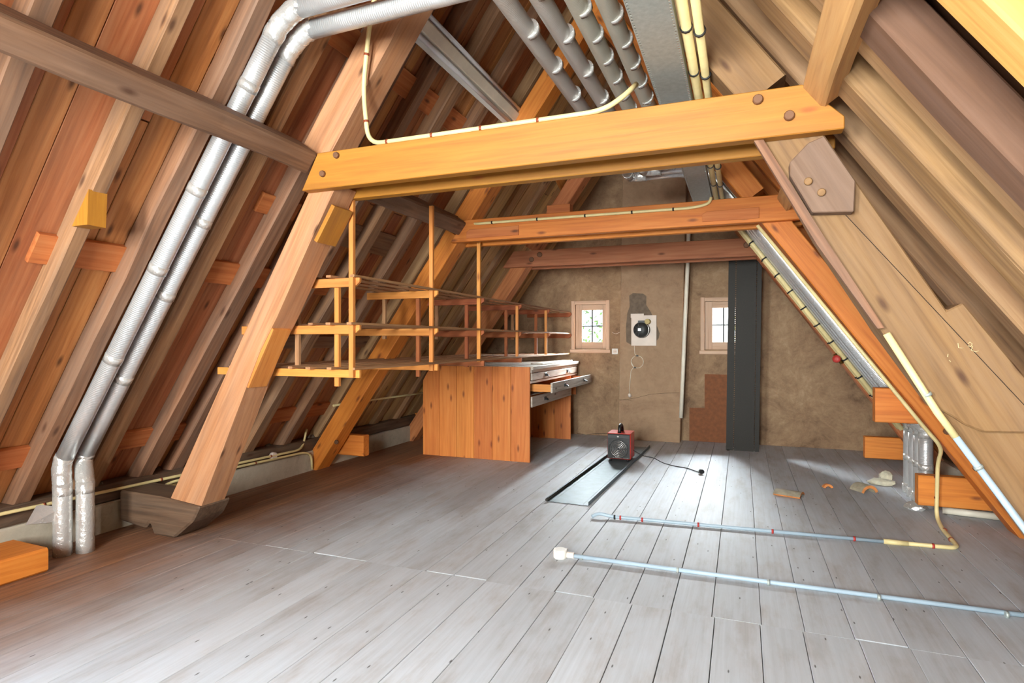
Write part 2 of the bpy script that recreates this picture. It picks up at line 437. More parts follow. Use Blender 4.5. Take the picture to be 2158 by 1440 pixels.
# ---- knee walls and wall plates
wl = struct(box('wall_left', (-4.25, Y0, -.03), (-3.88, Y1, .19), M_KNEE, None, .01, 'y'), 'low rendered knee wall under the eaves')
wr = struct(box('wall_right', (1.70, Y0, -.03), (2.1, Y1, .16), M_KNEE, None, .01, 'y'), 'low rendered knee wall behind the ducts')
beam('wall_plate', (-4.07, Y0, .245), (-4.07, Y1, .245), .36, .11, M_PLATE, wl, bev=.012, jit=.012, seg=40)
beam('wall_plate', (1.93, Y0, .22), (1.93, Y1, .22), .36, .11, M_PLATE, wr, bev=.012, jit=.012, seg=40)
# lumps of mortar and debris on the plate
for k in range(26):
    y = rnd.uniform(2.0, 7.2); s = rnd.uniform(.02, .05)
    o = from_data('mortar_lump', [(s*math.cos(a)*rnd.uniform(.6,1.2), s*1.3*math.sin(a)*rnd.uniform(.6,1.2), 0) for a in [i*math.pi/3 for i in range(6)]] + [(s*.5*math.cos(a), s*.6*math.sin(a), s*rnd.uniform(.4,.8)) for a in [i*math.pi/3 for i in range(6)]],
        [(5,4,3,2,1,0),(6,7,8,9,10,11)] + [(i,(i+1)%6,6+(i+1)%6,6+i) for i in range(6)], M_PATCH, wl, Matrix.Translation((-4.02 + rnd.uniform(-.08,.06), y, .296)))

# ---- roof slopes: dark sheet, boards, battens, rafters
DY0, DY1, DZ0, DZ1 = -0.62, 1.0, .80, 2.0     # dormer opening in the slope
def slope_sheet(name, P, N, holes, d0=-.128):
    vs_, fs = [], []
    def slab(ya, yb, za, zb):
        b = len(vs_)
        for off in (d0, d0 - .027):
            for (y, z) in ((ya, za), (yb, za), (yb, zb), (ya, zb)): vs_.append(P(y, z, off))
        fs.extend([(b,b+1,b+2,b+3),(b+7,b+6,b+5,b+4),(b,b+4,b+5,b+1),(b+1,b+5,b+6,b+2),(b+2,b+6,b+7,b+3),(b+3,b+7,b+4,b)])
    if holes:
        slab(Y0-.25, DY0, .0, 4.5); slab(DY1, Y1+.25, .0, 4.5); slab(DY0, DY1, .0, DZ0); slab(DY0, DY1, DZ1, 4.5)
    else: slab(Y0-.25, Y1+.25, .0, 4.5)
    return struct(from_data(name, vs_, fs, M_DARK), 'sloping boarded roof with rafters')
cl = slope_sheet('ceiling_left', PL, NL, True); cr = slope_sheet('ceiling_right', PR, NR, False, -.218)
def lay_boards(P, N, parent, left):
    y = Y0 - .05; r = random.Random(11 if left else 23)
    while y < Y1:
        w = r.choice([.13, .15, .17, .19, .21]) if y < 4.6 else r.choice([.11, .12, .13])
        ya, yb = y, min(y + w, Y1 + .02); yc = (ya + yb) / 2
        segs = [(.10, 4.42)]
        if left and yb > DY0 and ya < DY1: segs = [(.10, DZ0), (DZ1, 4.42)]
        elif r.random() < .55:
            zc = r.choice([1.1, 1.62, 1.75, 2.3, 2.95]); segs = [(.10, zc - .003), (zc + .003, 4.42)]
        for (za, zb) in segs:
            off = ((-.06 if yc > 4.96 else -.1125) if left else -.20) + r.uniform(-.004, .005)
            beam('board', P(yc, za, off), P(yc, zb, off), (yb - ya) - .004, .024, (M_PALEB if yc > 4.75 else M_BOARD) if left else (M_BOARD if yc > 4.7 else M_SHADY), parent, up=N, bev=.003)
        y += w
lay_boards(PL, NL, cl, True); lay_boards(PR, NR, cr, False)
def rafter(P, N, parent, y, w, mat, za=.27, zb=4.30, d=.10, off0=0.0):
    off = off0 - d / 2
    return beam('rafter', P(y, za, off), P(y, zb, off), w, d, mat, parent, up=N, bev=.008, jit=.005, seg=12)
for (y, w) in [(-1.45,.09),(-1.05,.09),(-.68,.1),(1.06,.1),(1.40,.09),(1.85,.075),(2.19,.095),(2.575,.115),(2.955,.125),(3.21,.11),(3.55,.085),(3.89,.115),(4.35,.10),(4.82,.10),(5.22,.11),(5.78,.12),(6.25,.10),(6.95,.11),(7.5,.10)]:
    rafter(PL, NL, cl, y, w, M_PALER if y > 4.75 else M_RAFT)
for (y, w, o) in [(-1.45,.09,0),(-1.0,.09,0),(-.55,.1,0),(-.1,.1,0),(.35,.1,0),(.8,.1,0),(1.22,.11,0),(1.685,.14,0),(2.11,.16,0),(2.265,.12,-.02),(2.575,.16,0),(2.965,.13,0),(3.4,.1,0),(3.85,.1,0),(4.3,.1,0),(4.8,.1,0),(5.25,.1,0),(5.7,.1,0),(6.15,.1,0),(6.6,.1,0),(7.05,.1,0),(7.5,.1,0)]:
    rafter(PR, NR, cr, y, w, {1.685: M_NEWP, 2.11: M_PINK, 1.22: M_PALER, 2.265: M_PALER, 2.965: M_PALER}.get(y, M_RAFT_R if y < 4 else M_LEG), d=.10 if y == 2.575 else .125, off0=o)
def batten(P, N, parent, ya, yb, z, h, mat=M_BATT, off=-.085, t=.03):
    return beam('batten', P(ya, z, off), P(yb, z, off), h, t, mat, parent, up=N, bev=.003)
batten(PL, NL, cl, 1.735, 4.3, 1.685, .155); batten(PL, NL, cl, 1.2, 6.2, .595, .15, M_BATT)
batten(PL, NL, cl, 2.62, 4.6, 2.985, .16); batten(PL, NL, cl, 2.80, 3.12, 2.105, .13)
batten(PL, NL, cl, 3.25, 4.55, 2.06, .20, M_RAFT, -.09, .02); batten(PL, NL, cl, 3.3, 4.9, 1.25, .12, M_RAFT)
batten(PR, NR, cr, Y0, 7.6, 2.62, .16, M_TIE, -.16); batten(PR, NR, cr, 1.9, 7.6, 1.62, .16, M_LEG, -.16); batten(PR, NR, cr, Y0, 7.6, 3.3, .15, M_LEG, -.16)
batten(PR, NR, cr, Y0, 7.6, .6, .15, M_LEG, -.16)
# wedge cleat nailed on a rafter
prism('cleat', [PL(1.80,1.94,.0), PL(1.80,1.78,.0), PL(1.80,1.78,.085)], (0,.085,0), M_TIE, cl, xaxis=(0,0,1))

# ---- far gable wall with two window openings
W1 = (-2.145, -1.62, 1.106, 1.796); W2 = (-.476, .055, 1.10, 1.80)
def wall_with_holes(name, outer, holes, y, t, mat, label):
    bm = bmesh.new(); es = []
    for loop in [outer] + holes:
        vv = [bm.verts.new((p[0], y, p[1])) for p in loop]
        es += [bm.edges.new((vv[i], vv[(i+1) % len(vv)])) for i in range(len(vv))]
    bmesh.ops.triangle_fill(bm, use_beauty=True, use_dissolve=False, edges=es)
    ex = bmesh.ops.extrude_face_region(bm, geom=bm.faces[:])
    for v in [g for g in ex['geom'] if isinstance(g, bmesh.types.BMVert)]: v.co.y += t
    bmesh.ops.recalc_face_normals(bm, faces=bm.faces)
    me = bpy.data.meshes.new(name); bm.to_mesh(me); bm.free()
    return struct(mesh_obj(name, me, mat), label)
def rect(w, m=0): return [(w[0]+m, w[2]+m), (w[1]-m, w[2]+m), (w[1]-m, w[3]-m), (w[0]+m, w[3]-m)]
TRI = [(-4.6, -.1), (2.4, -.1), (2.4, .05), (-1.095, 4.95), (-4.6, .05)]
gable = wall_with_holes('wall_back', TRI, [rect(W1, .05), rect(W2, .05)], Y1, .26, M_GABLE, 'blotchy plastered gable wall with two small windows')
WFS = [(-2.0, -1.25, .9, 2.45), (-.85, -.1, .9, 2.45)]
wall_with_holes('wall_front', TRI, [rect(w) for w in WFS], Y0 - .26, .26, M_GABLE, 'plastered gable wall behind the photographer')
def window(name, w, y, glass, label, outward=1):
    x0, x1, z0, z1 = w; d = .05
    root = struct(link(bpy.data.objects.new(name, None), Matrix.Translation(((x0+x1)/2, y, z0))), label)
    # outer casing
    for (lo, hi, ax) in [((x0, y-.012, z0), (x0+d, y+.10*outward, z1), 'z'), ((x1-d, y-.012, z0), (x1, y+.10*outward, z1), 'z'), ((x0+d, y-.012, z1-d), (x1-d, y+.10*outward, z1), 'x'), ((x0-.01, y-.03, z0-.01), (x1+.01, y+.10*outward, z0+d*.75), 'x')]:
        lo2 = (lo[0], min(lo[1], hi[1]), lo[2]); hi2 = (hi[0], max(lo[1], hi[1]), hi[2])
        box('window_frame' if lo[0] != x0-.01 else 'window_sill', lo2, hi2, M_FRAME, root, .006, ax)
    gx0, gx1, gz0, gz1 = glass; ys = y + .045*outward
    sash = box('sash', (x0+d, ys, z0+d*.75), (gx0, ys+.035, z1-d), M_FRAME, root, .004, 'z')
    box('sash', (gx1, ys, z0+d*.75), (x1-d, ys+.035, z1-d), M_FRAME, root, .004, 'z')
    box('sash', (gx0, ys, gz1), (gx1, ys+.035, z1-d), M_FRAME, root, .004, 'x')
    box('sash', (gx0, ys, z0+d*.75), (gx1, ys+.035, gz0), M_FRAME, root, .004, 'x')
    mx, mz = (gx0+gx1)/2, (gz0+gz1)/2
    box('glazing_bar', (mx-.010, ys+.004, gz0), (mx+.010, ys+.03, gz1), M_BAR, root, .002, 'z')
    box('glazing_bar', (gx0, ys+.006, mz-.008), (gx1, ys+.028, mz+.008), M_BAR, root, .002, 'x')
    for (a, b) in ((gx0, mx-.008), (mx+.008, gx1)):
        for (c, e) in ((gz0, mz-.008), (mz+.008, gz1)):
            box('pane', (a, ys+.014, c), (b, ys+.018, e), M_GLASS, root, 0, 'z')
    return root
window('window_1', W1, Y1, (-2.007, -1.728, 1.244, 1.672), 'small four-pane window beside the wall socket')
window('window_2', W2, Y1, (-.336, -.07, 1.244, 1.668), 'small four-pane window half hidden by the black metal panel')
# front gable windows (behind the camera)
for i, w in enumerate(WFS):
    wf = struct(link(bpy.data.objects.new('window_%d' % (3 + i), None), Matrix.Translation(((w[0]+w[1])/2, Y0, w[2]))), 'tall window behind the photographer')
    for x in (w[0], w[1]-.05): box('window_frame', (x, Y0-.2, w[2]), (x+.05, Y0-.15, w[3]), M_FRAME, wf, .004, 'z')
    for z in (w[2], (w[2]+w[3])/2-.02, w[3]-.05): box('window_frame', (w[0]+.05, Y0-.2, z), (w[1]-.05, Y0-.15, z+.05), M_FRAME, wf, .004, 'x')
    for za, zb in ((w[2]+.05, (w[2]+w[3])/2-.02), ((w[2]+w[3])/2+.03, w[3]-.05)): box('pane', (w[0]+.05, Y0-.177, za), (w[1]-.05, Y0-.173, zb), M_GLASS, wf, 0, 'x')
# dormer (beside the camera, out of the picture)
XD = -4.45
dorm = struct(link(bpy.data.objects.new('window_5', None), Matrix.Translation((XD, .19, DZ0))), 'dormer window in the roof slope')
for y in (DY0-.05, DY1):
    prism('dormer_cheek', [(XD, y, DZ0-.25), (XL(DZ0-.02, -.14)-.02, y, DZ0-.02), (XL(DZ1+.05, -.10), y, DZ1+.05), (XD, y, DZ1+.15)], (0, .05, 0), M_BOARD, dorm, xaxis=(1,0,0))
box('dormer_ceiling', (XD-.05, DY0-.05, DZ1+.02), (XL(DZ1, -.10)+.0, DY1+.05, DZ1+.07), M_BOARD, dorm, .003)
box('dormer_sill', (XD-.05, DY0, DZ0-.10), (XL(DZ0, -.12), DY1, DZ0-.05), M_BOARD, dorm, .003)
for z in (DZ0-.05, DZ1-.04): box('window_frame', (XD, DY0, z), (XD+.05, DY1, z+.06), M_FRAME, dorm, .004, 'y')
for y in (DY0, .16, DY1-.06): box('window_frame', (XD, y, DZ0+.01), (XD+.05, y+.06, DZ1-.04), M_FRAME, dorm, .004, 'z')
for (a, b) in ((DY0+.06, .16), (.22, DY1-.06)): box('pane', (XD+.02, a, DZ0+.01), (XD+.024, b, DZ1-.04), M_GLASS, dorm, 0, 'y')

# ---- chimney breast
chim = struct(prism('wall_chimney', [(-1.475, 7.55, -.02), (-.705, 7.55, -.02), (-.60, 7.55, 4.6), (-1.39, 7.55, 4.6)], (0, .21, 0), M_CHIM, None, xaxis=(1,0,0), bev=.008), 'rendered chimney breast between the two windows')
pp = [(1320,720),(1319,690),(1322,660),(1327,645),(1326,622),(1334,617),(1355,618),(1362,623),(1362,642),(1372,658),(1386,690),(1390,702),(1388,712),(1380,722),(1345,728),(1330,726)]
prism('mortar_patch', [onY(x, y, 7.546) for x, y in pp], (0, .01, 0), M_PATCH, chim, xaxis=(1,0,0))
for pts_ in ([(1306,843),(1340,838),(1372,830),(1400,828),(1432,827)], [(1305,842),(1330,843)]):
    tube('plaster_crack', [onY(x, y, 7.5495) for x, y in pts_], .0014, M_DARK, chim, n=6)
for pts_ in ([(1216,912),(1235,916),(1255,913),(1290,912)], [(1290,700),(1298,703),(1312,697)]):
    tube('plaster_crack', [onY(x, y, 7.749) for x, y in pts_], .003, M_DARK if pts_[0][1] > 800 else M_OFFW, gable, n=6)
# apex board closing the ridge
struct(beam('ceiling_ridge', (-1.095, Y0, 4.30), (-1.095, Y1, 4.30), .12, .2, M_RAFT, bev=.01), 'ridge board at the roof apex')

# ================================================================ TRUSSES
def bolt(parent, p, r=.022, mat=M_BOLT):
    return lathe('bolt', [(r, 0), (r, .012), (r*.8, .018)], p, (0, -1, 0), mat, parent, 10)
def tie_planks(t, y, mat, thick=.065, gap=.19, ends=((-2.31, -2.20), (.385, .235)), z0=2.10, z1=2.30):
    out = []
    for yy in (y - thick, y + gap):
        o = prism('tie_plank', [(ends[0][0], yy, z0), (ends[1][0], yy, z0), (ends[1][0], yy, z0+.05), (ends[1][1], yy, z1), (ends[0][1], yy, z1)], (0, thick, 0), mat, t, xaxis=(1,0,0), bev=.004)
        out.append(o)
    return out
def upper_leg(t, y, P, N, mat, w=.19, d=.17, off=.13, z0=2.32):
    return beam('upper_leg', P(y, z0, off), P(y, 4.2, off), w, d, mat, t, up=N, bev=.008, jit=.004, seg=10)
# -- truss 1 (old, crooked legs)
TY = 2.74
t1 = thing('roof_truss', (-1.1, TY, 0), 'roof truss with old crooked legs and bright yellow bolted tie beam', 'roof truss')
legL = prism('leg', [(-2.30,TY,2.14), (-2.867,TY,1.189), (-3.46,TY,.17), (-3.165,TY,.19), (-2.68,TY,1.191), (-2.548,TY,1.40), (-2.293,TY,1.85), (-2.12,TY,2.14)], (0, .19, 0), M_OAK, t1, xaxis=(.5,0,.87), bev=.006)
legL['label'] = 'old brown leg with a patched inner face'
prism('inset_block', [(-2.165,TY+.012,2.03), (-2.29,TY+.012,1.832), (-2.268,TY+.012,1.818), (-2.143,TY+.012,2.016)], (0,.17,0), M_TIE, t1, xaxis=(.5,0,.87), bev=.002)
prism('inset_block', [(-2.60,TY+.01,1.335), (-2.80,TY+.01,.98), (-2.776,TY+.01,.968), (-2.582,TY+.01,1.32)], (0,.15,0), M_RACK, t1, xaxis=(.5,0,.87), bev=.002)
prism('foot_block', [(-3.86,TY-.02,.26), (-3.86,TY-.02,.06), (-3.62,TY-.02,.03), (-3.58,TY-.02,.075), (-3.54,TY-.02,.0), (-3.36,TY-.02,.0), (-3.20,TY-.02,.12), (-3.14,TY-.02,.22), (-3.46,TY-.02,.25)], (0, .25, 0), M_PLATE, t1, xaxis=(1,0,0), bev=.012)
q = [(1603,290),(1640,290),(1735,277),(1800,380),(1850,402),(1995,655),(2030,636),(2158,790)]
qr = [onY(x, y, TY) for x, y in q]
legR = prism('leg', [V((.075,TY,2.14)), V((.30,TY,2.14)), V((.436,TY,1.90)), V((.742,TY,1.37)), V((.795,TY,1.40)), V((.985,TY,1.12)), V((1.13,TY,.915)), V((.86,TY,.905)), V((.80,TY,.93)), V((.76,TY,.96)), V((.72,TY,.985)), V((.687,TY,1.035)), V((.527,TY,1.286)), V((.299,TY,1.68))], (0,.19,0), M_OAKR, t1, xaxis=(-.5,0,.87), bev=.006)
legR['label'] = 'pale bleached leg with chalk marks'
prism('leg_foot', [V((.73,TY+.03,.985)), V((1.10,TY+.03,.95)), V((1.44,TY+.03,.48)), V((1.55,TY+.03,.20)), V((1.22,TY+.03,.20)), V((.985,TY+.03,.575))], (0,.16,0), M_OAKR, t1, xaxis=(-.5,0,.87), bev=.006)
beam('crack', (.27,TY-.0005,1.93), (1.0,TY-.0005,.99), .0022, .003, M_DARK, t1, up=(0,1,0), bev=0)
box('foot_block', (1.2, TY-.02, 0), (1.70, TY+.2, .22), M_PLATE, t1, .012)
prism('gusset', [onY(x, y, 2.675) for x, y in [(1703,300),(1737,285),(1803,380),(1800,445),(1713,447),(1665,368),(1664,341)]][::-1], (0,.066,0), wood('grey_pink_gusset', (98,74,58), (118,92,74), (130,104,86), .1, (128,104,90), .5, vary=.02), t1, xaxis=(-.5,0,.87), bev=.004)
for (x, y) in ((1703,382),(1731,405)): lathe('peg', [(.016, 0), (.016, .008), (.012, .011)], onY(x, y, 2.672), (0,-1,0), M_OAKR, t1, 12)
tp = tie_planks(t1, TY, M_TIE)
for (x, y) in ((710,327),(681,366),(1597,210),(1663,244)):
    bolt(tp[0], onY(x, y, TY-.066), .018 if x < 1000 else .021)
upper_leg(t1, TY+.095, PL, NL, M_OAK, .19, .20, .16); upper_leg(t1, TY+.095, PR, NR, M_OAKR, .19, .20, .16)
# chalk strokes on the bleached leg
for s in ([(2050,728),(2047,737),(2056,741),(2063,738)], [(2019,0)], [(2019,722),(2020,732),(2030,733)], [(2040,724),(2044,720),(2049,724),(2046,730),(2040,728)], [(1998,745),(1997,752)], [(2000,758),(2004,762)]):
    if len(s) > 1: tube('chalk_mark', [onY(x, y, TY-.001) for x, y in s], .0016, M_CHALK, t1, n=6)
# -- trusses 2 and 3 (orange pine)
def pine_truss(y, label, legmat, tiemat, xl):
    t = thing('roof_truss', (-1.1, y, 0), label, 'roof truss')
    d = .16
    for P, N in ((PL, NL), (PR, NR)):
        beam('leg', P(y + .095, .0, .165), P(y + .095, 2.2, .165), .19, d, legmat, t, up=N, bev=.006, jit=.003, seg=8)
        upper_leg(t, y + .095, P, N, legmat, .19, d, .165)
    tie = tie_planks(t, y, tiemat, ends=((xl, xl + .14), (.42, .28)), z0=2.11, z1=2.295)
    return t, tie
t2, tie2 = pine_truss(4.66, 'orange pine truss carrying the clipped conduit on its tie beam', M_LEG, M_LEG, -2.36)
t3, tie3 = pine_truss(6.46, 'reddish pine truss nearest the small windows', wood('red_brown_pine', (150,84,44), (184,112,66), (202,136,86), .6, vary=.12, knotcol=(96,48,22)), wood('red_brown_tie', (136,78,46), (168,104,68), (184,124,86), .6, vary=.1, knotcol=(86,44,22)), -2.60)
for (t, y, lx, rx) in ((t2, 4.90, (-3.95, -3.47), (1.16, 1.75)), (t3, 6.70, (-3.95, -3.50), (1.14, 1.75))):
    box('foot_plank', (lx[0], y, .115), (lx[1], y+.09, .32), M_LEG, t, .006); box('foot_plank', (rx[0], y, .10), (rx[1], y+.09, .31), M_LEG, t, .006)
box('cross_block', (.89, 4.86, .675), (1.32, 4.95, .92), M_LEG, t2, .006)
for x0, x1 in ((-2.20, -1.72), (-.27, .12)): prism('splice_plate', [(x0,4.585,2.135),(x1,4.585,2.135),(x1,4.585,2.215),(x0+.03,4.585,2.21),(x0,4.585,2.19)], (0,.012,0), M_BATT, t2, xaxis=(1,0,0), bev=.002)
for x in (-.05, .02): bolt(t3, (x+.1, 6.394, 2.22), .03)
for x, z in ((-2.24, 2.19), (-2.14, 2.24)): bolt(t3, (x, 6.394, z), .03)
bolt(t2, (-3.60, 4.655, .29)); bolt(t2, (1.26, 4.655, .66)); bolt(t2, (1.42, 4.655, .43))
box('packing_block', (-1.53, 4.76, 2.30), (-1.33, 4.86, 2.40), M_BATT, t2, .004)

# ================================================================ PURLINS, BRACES
def purlin(ya, yb, left, label, mat, z=2.245, w=.125, d=None):
    d = d or (.17 if left else .10)
    x = -2.235 if left else .268
    N = NL if left else NR
    c = V((x, 0, z)) - N * (d / 2)
    o = beam('purlin', c + V((0, ya, 0)), c + V((0, yb, 0)), w, d, mat, None, up=N, bev=.012, jit=.006, seg=14)
    return tag(o, label, 'beam')
purlin(-1.6, TY - .067, True, 'dark brown purlin crossing in front of the twin foil ducts', M_PURL)
purlin(2.99, 4.60, True, 'grey-brown purlin above the hanging slatted rack', M_PURL, 2.215)
purlin(-1.6, TY - .067, False, 'tan purlin ending on the bolted end of the yellow tie beam', M_PURR)
purlin(2.99, 4.59, False, 'pale purlin hidden behind the bleached truss leg', M_PURR, 2.215)
tag(beam('wind_brace', PL(5.95, 3.14, .03), PL(7.0, 3.0, .03), .11, .03, M_RACK, up=NL), 'pale board nailed diagonally across the rafters near the gable', 'board')
tag(beam('collar_board', (-2.05, 7.2, 2.62), (-1.50, 7.2, 2.62), .14, .035, M_RACK), 'short pale board fixed level near the chimney breast', 'board')

# ================================================================ FOIL DUCTS DOWN THE SLOPE
def tape(parent, p, d, r, L=.05, mat=None, k=1.05, wob=.03):
    d = V(d).normalized() * (L/2)
    return tube('tape_wrap', [V(p) - d, V(p) + d], r*k, mat or M_TAPE, parent, n=16, wob=wob, step=.02)
def slope_duct(y, xfl, yfl, label, zt):
    r = .047
    top = PL(y, zt, .022); bot = PL(y, .58, .022)
    pts = [(-1.12, y + .02, zt + .09), (top.x + .10, y, zt + .06), tuple(top), tuple(bot), (xfl, yfl, .40), (xfl, yfl, -.01)]
    o = thing('foil_duct', (xfl, yfl, 0), label, 'duct', 'twin foil ducts')
    tube('duct_pipe', pts[2:4], r, M_DUCT, o, n=20, step=.25)
    tube('elbow', [pts[3], V(pts[3]) + (V(pts[3]) - V(pts[2])).normalized()*.06, pts[4], V(pts[4]) + V((0,0,-.05))], r*1.04, M_TAPE, o, .08, 18, .05)
    tube('duct_pipe', [V(pts[4]) + V((0,0,.02)), pts[5]], r*1.02, M_TAPE, o, n=18, wob=.03, step=.06)
    tube('elbow', [V(pts[2]) - (V(pts[2]) - V(pts[3])).normalized()*.08, pts[2], pts[1], V(pts[1]) + V((.05,0,.01))], r*1.06, M_TAPE, o, .06, 18, .06)
    tube('duct_pipe', [pts[1], pts[0]], r, M_DUCT, o, n=20, step=.2)
    for t in (.12, .34, .52, .74):
        p, d = along([pts[2], pts[3]], t + (.05 if y > 2.3 else 0)); tape(o, p, d, r)
    return o
slope_duct(2.285, -3.70, 2.27, 'foil-wrapped duct running down the boarded slope, with loose foil flap at its foot', 2.80)
slope_duct(2.405, -3.64, 2.36, 'foil-wrapped duct running down the slope, kinked just above the knee wall', 2.76)
prism('foil_scrap', [(-3.80, 2.19, .30), (-3.74, 2.10, .22), (-3.72, 2.22, .20), (-3.70, 2.25, .28)], (.02, .012, .004), M_TAPE)
tag(bpy.data.objects['foil_scrap'], 'torn foil scrap sticking out beside the ducts', 'foil')
# ---- four overhead ducts that turn and run down to the floor on the opposite slope
XD4 = [-1.0, -.845, -.705, -.575]; YD4 = [5.74, 5.59, 5.44, 5.29]
DL = ['overhead duct nearest the strip light, wrapped in silver bands', 'overhead duct second from the strip light', 'overhead duct second from the grey cable tray, closely banded', 'overhead duct running right beside the grey cable tray']
for k in range(4):
    x, y, z, r = XD4[k], YD4[k], 2.84, .047
    o = thing('ceiling_duct', (1.30, y, 0), DL[k], 'duct', 'four overhead ducts')
    tube('duct_pipe', [(x - (.05 if k < 2 else .03), -1.2, z), (x, y - .12, z)], r, M_DUCTG if k > 1 else M_DUCTO, o, n=18, step=.3)
    tube('elbow', [(x, y - .16, z), (x, y - .12, z), (x, y, z), (x + .12, y, z), (x + .16, y, z)], r*1.06, M_TAPE, o, .09, 16, .06)
    zz = 2.62; xs = XR(zz, .21)
    sl0 = PR(y, 2.55, .21); sl1 = PR(y, .70, .21)
    tube('duct_pipe', [(x + .14, y, z), (sl0.x - .30, y, z), tuple(sl0), tuple(sl1)], r, M_DUCT, o, .14, 18, 0, .3)
    tube('elbow', [sl1 - (sl1 - sl0).normalized()*.03, sl1, (1.30, y, .58), (1.30, y, .52)], r*1.05, M_TAPE, o, .05, 16, .05)
    tube('duct_pipe', [(1.30, y, .55), (1.30, y, .0)], r, M_DUCT, o, n=18, step=.1)
    ts = [2.0 + j * (.42 if k < 2 else .26) + .11*k for j in range(8 if k < 2 else 13)]
    for yy in ts:
        if yy < y - .2: tape(o, (x, yy, z), (0, 1, 0), r, .035, None, 1.025, .012)
    for zq in (.3,): tape(o, (1.30, y, zq), (0, 0, 1), r, .05)
    tape(o, (1.30, y, .04), (0, 0, 1), r*1.15, .08)
# ---- grey cable tray with perforated edges
def perforated(name, L, w, rows, pitch, hole, mat, parent, M, flange=.02, up=1, t=.0015):
    """sheet in local xy (x = length), rows of square holes at the given y, edges folded up"""
    ys = [-w/2]
    for yr in rows: ys += [yr - hole/2, yr + hole/2]
    ys.append(w/2)
    n = int(L / pitch); xs = []
    for i in range(n): xs += [i*pitch - L/2, i*pitch + hole - L/2]
    xs.append(L/2)
    vs_, fs = [], []
    ny = len(ys)
    for x in xs:
        for y in ys: vs_.append((x, y, 0))
    for i in range(len(xs)-1):
        for j in range(ny-1):
            if i % 2 == 0 and j % 2 == 1: continue
            a = i*ny + j; fs.append((a, a+ny, a+ny+1, a+1))
    if flange:
        b = len(vs_)
        for (y, s) in ((-w/2, 1), (w/2, -1)):
            k = len(vs_)
            vs_ += [(-L/2, y, 0), (L/2, y, 0), (L/2, y, flange*up), (-L/2, y, flange*up), (L/2, y + s*.010, flange*up), (-L/2, y + s*.010, flange*up)]
            fs += [(k, k+1, k+2, k+3), (k+3, k+2, k+4, k+5)]
    o = from_data(name, vs_, fs, mat, parent, M)
    md = o.modifiers.new('sheet thickness', 'SOLIDIFY'); md.thickness = t; md.offset = 0
    return o
tray = thing('cable_tray', (-.3, 4.2, 2.43), 'grey galvanised cable tray along the ridge side, over the yellow tie beam', 'cable tray')
perforated('tray_base', 8.0, .155, [-.07, .07], .02, .007, M_GALV, tray, Matrix.Translation((-.303, 2.3, 2.43)) @ Matrix.Rotation(math.pi/2, 4, 'Z'), .05)
box('tray_end', (-.385, 6.28, 2.39), (-.22, 6.32, 2.50), M_GALV, tray, .003)
sa, sb = PR(6.05, 2.42, .25), PR(6.05, .55, .25)
slope_tray = thing('cable_tray', (1.2, 6.05, 0), 'narrow grey cable tray running down beside the silver pipe bundle', 'cable tray')
perforated('tray_base', (sb-sa).length, .22, [-.1, .1], .03, .012, M_GALV, slope_tray, frame(sa, sb, NR), .03, -1)
box('tray_bridge', (-.24, 5.95, 2.40), (sa.x + .02, 6.17, 2.415), M_GALV, slope_tray, .002)
# cream pipes beside the tray
def strap(parent, p, d, r, mat=M_BLACK): return clip_band(parent, p, d, r, mat, 'cable_tie')
for k, x in enumerate((-.196, -.150)):
    r = .020
    o = thing('cream_pipe', (x, 2, 2.45), ['cream pipe tied against the perforated edge of the cable tray', 'cream pipe one further from the cable tray edge'][k], 'pipe')
    yb = 5.82 - .09*k
    e0, e1 = PR(yb, 2.38, .275), PR(yb, .52, .275)
    tube('pipe', [(x, -1.2, 2.455), (x, yb - .05, 2.455), (x + .12, yb, 2.45), tuple(e0), tuple(e1)], r if k == 0 else .018, M_CREAM, o, .09, 14)
    for yy in (2.35, 2.75, 4.25, 4.75): strap(o, (x, yy + .05*k, 2.455), (0,1,0), r)
    for j in range(12):
        p, d = along([e0, e1], .05 + j*.08); strap(o, p, d, .021)
# silver service pipes along the bundle
for k in range(3):
    yb = 5.19 - .055*k
    e0, e1 = PR(yb, 2.75, .20), PR(yb, .62, .20)
    o = tube('service_pipe', [tuple(e0), tuple(e1)], .017, M_STEEL if k != 1 else M_PVC, None, n=12)
    tag(o, ['thin silver pipe lying next to the sloping duct bundle', 'thin white pipe between two silver service pipes on the slope', 'thin silver pipe next to the orange truss leg'][k], 'pipe')
vp = PR(5.78, 1.10, .31)
o = thing('stop_valve', vp, 'brass stop valve with red handle on the cream pipe bundle', 'valve')
lathe('valve_body', [(.012,0),(.02,.01),(.02,.05),(.012,.06)], vp, (0,-1,.2), M_BRASS, o, 12)
lathe('valve_body', [(.016,-.05),(.016,.05)], vp, (-.58,0,.81), M_BRASS, o, 12)
lathe('handle', [(.012,0),(.03,.005),(.034,.015),(.03,.026),(.01,.03)], vp + V((-.02,-.07,-.0)), (-.4,-1,.1), M_RED, o, 12)

# ================================================================ STRIP LIGHT
lo = thing('strip_light', (-1.80, 4.0, 3.1), 'unlit twin-tube fluorescent strip light under the rafters', 'light fixture')
def lp(y, z, off): return PL(y, z, off)
beam('lamp_housing', lp(2.96, 3.155, .085), lp(4.75, 3.155, .085), .075, .055, M_LAMP, lo, up=NL, bev=.006)
beam('reflector', lp(2.96, 3.155, .052), lp(4.75, 3.155, .052), .16, .008, M_WHITE, lo, up=NL, bev=.002)
for dz in (-.052, .052):
    a = lp(2.98, 3.155 + dz, .085); b = lp(4.73, 3.155 + dz, .085)
    tube('lamp_tube', [a, b], .015, M_TUBE, lo, n=14)
    for q_ in (a, b): box('lamp_holder', q_ - V((.018,.012,.018)), q_ + V((.018,.012,.018)), M_WHITE, lo, .002)

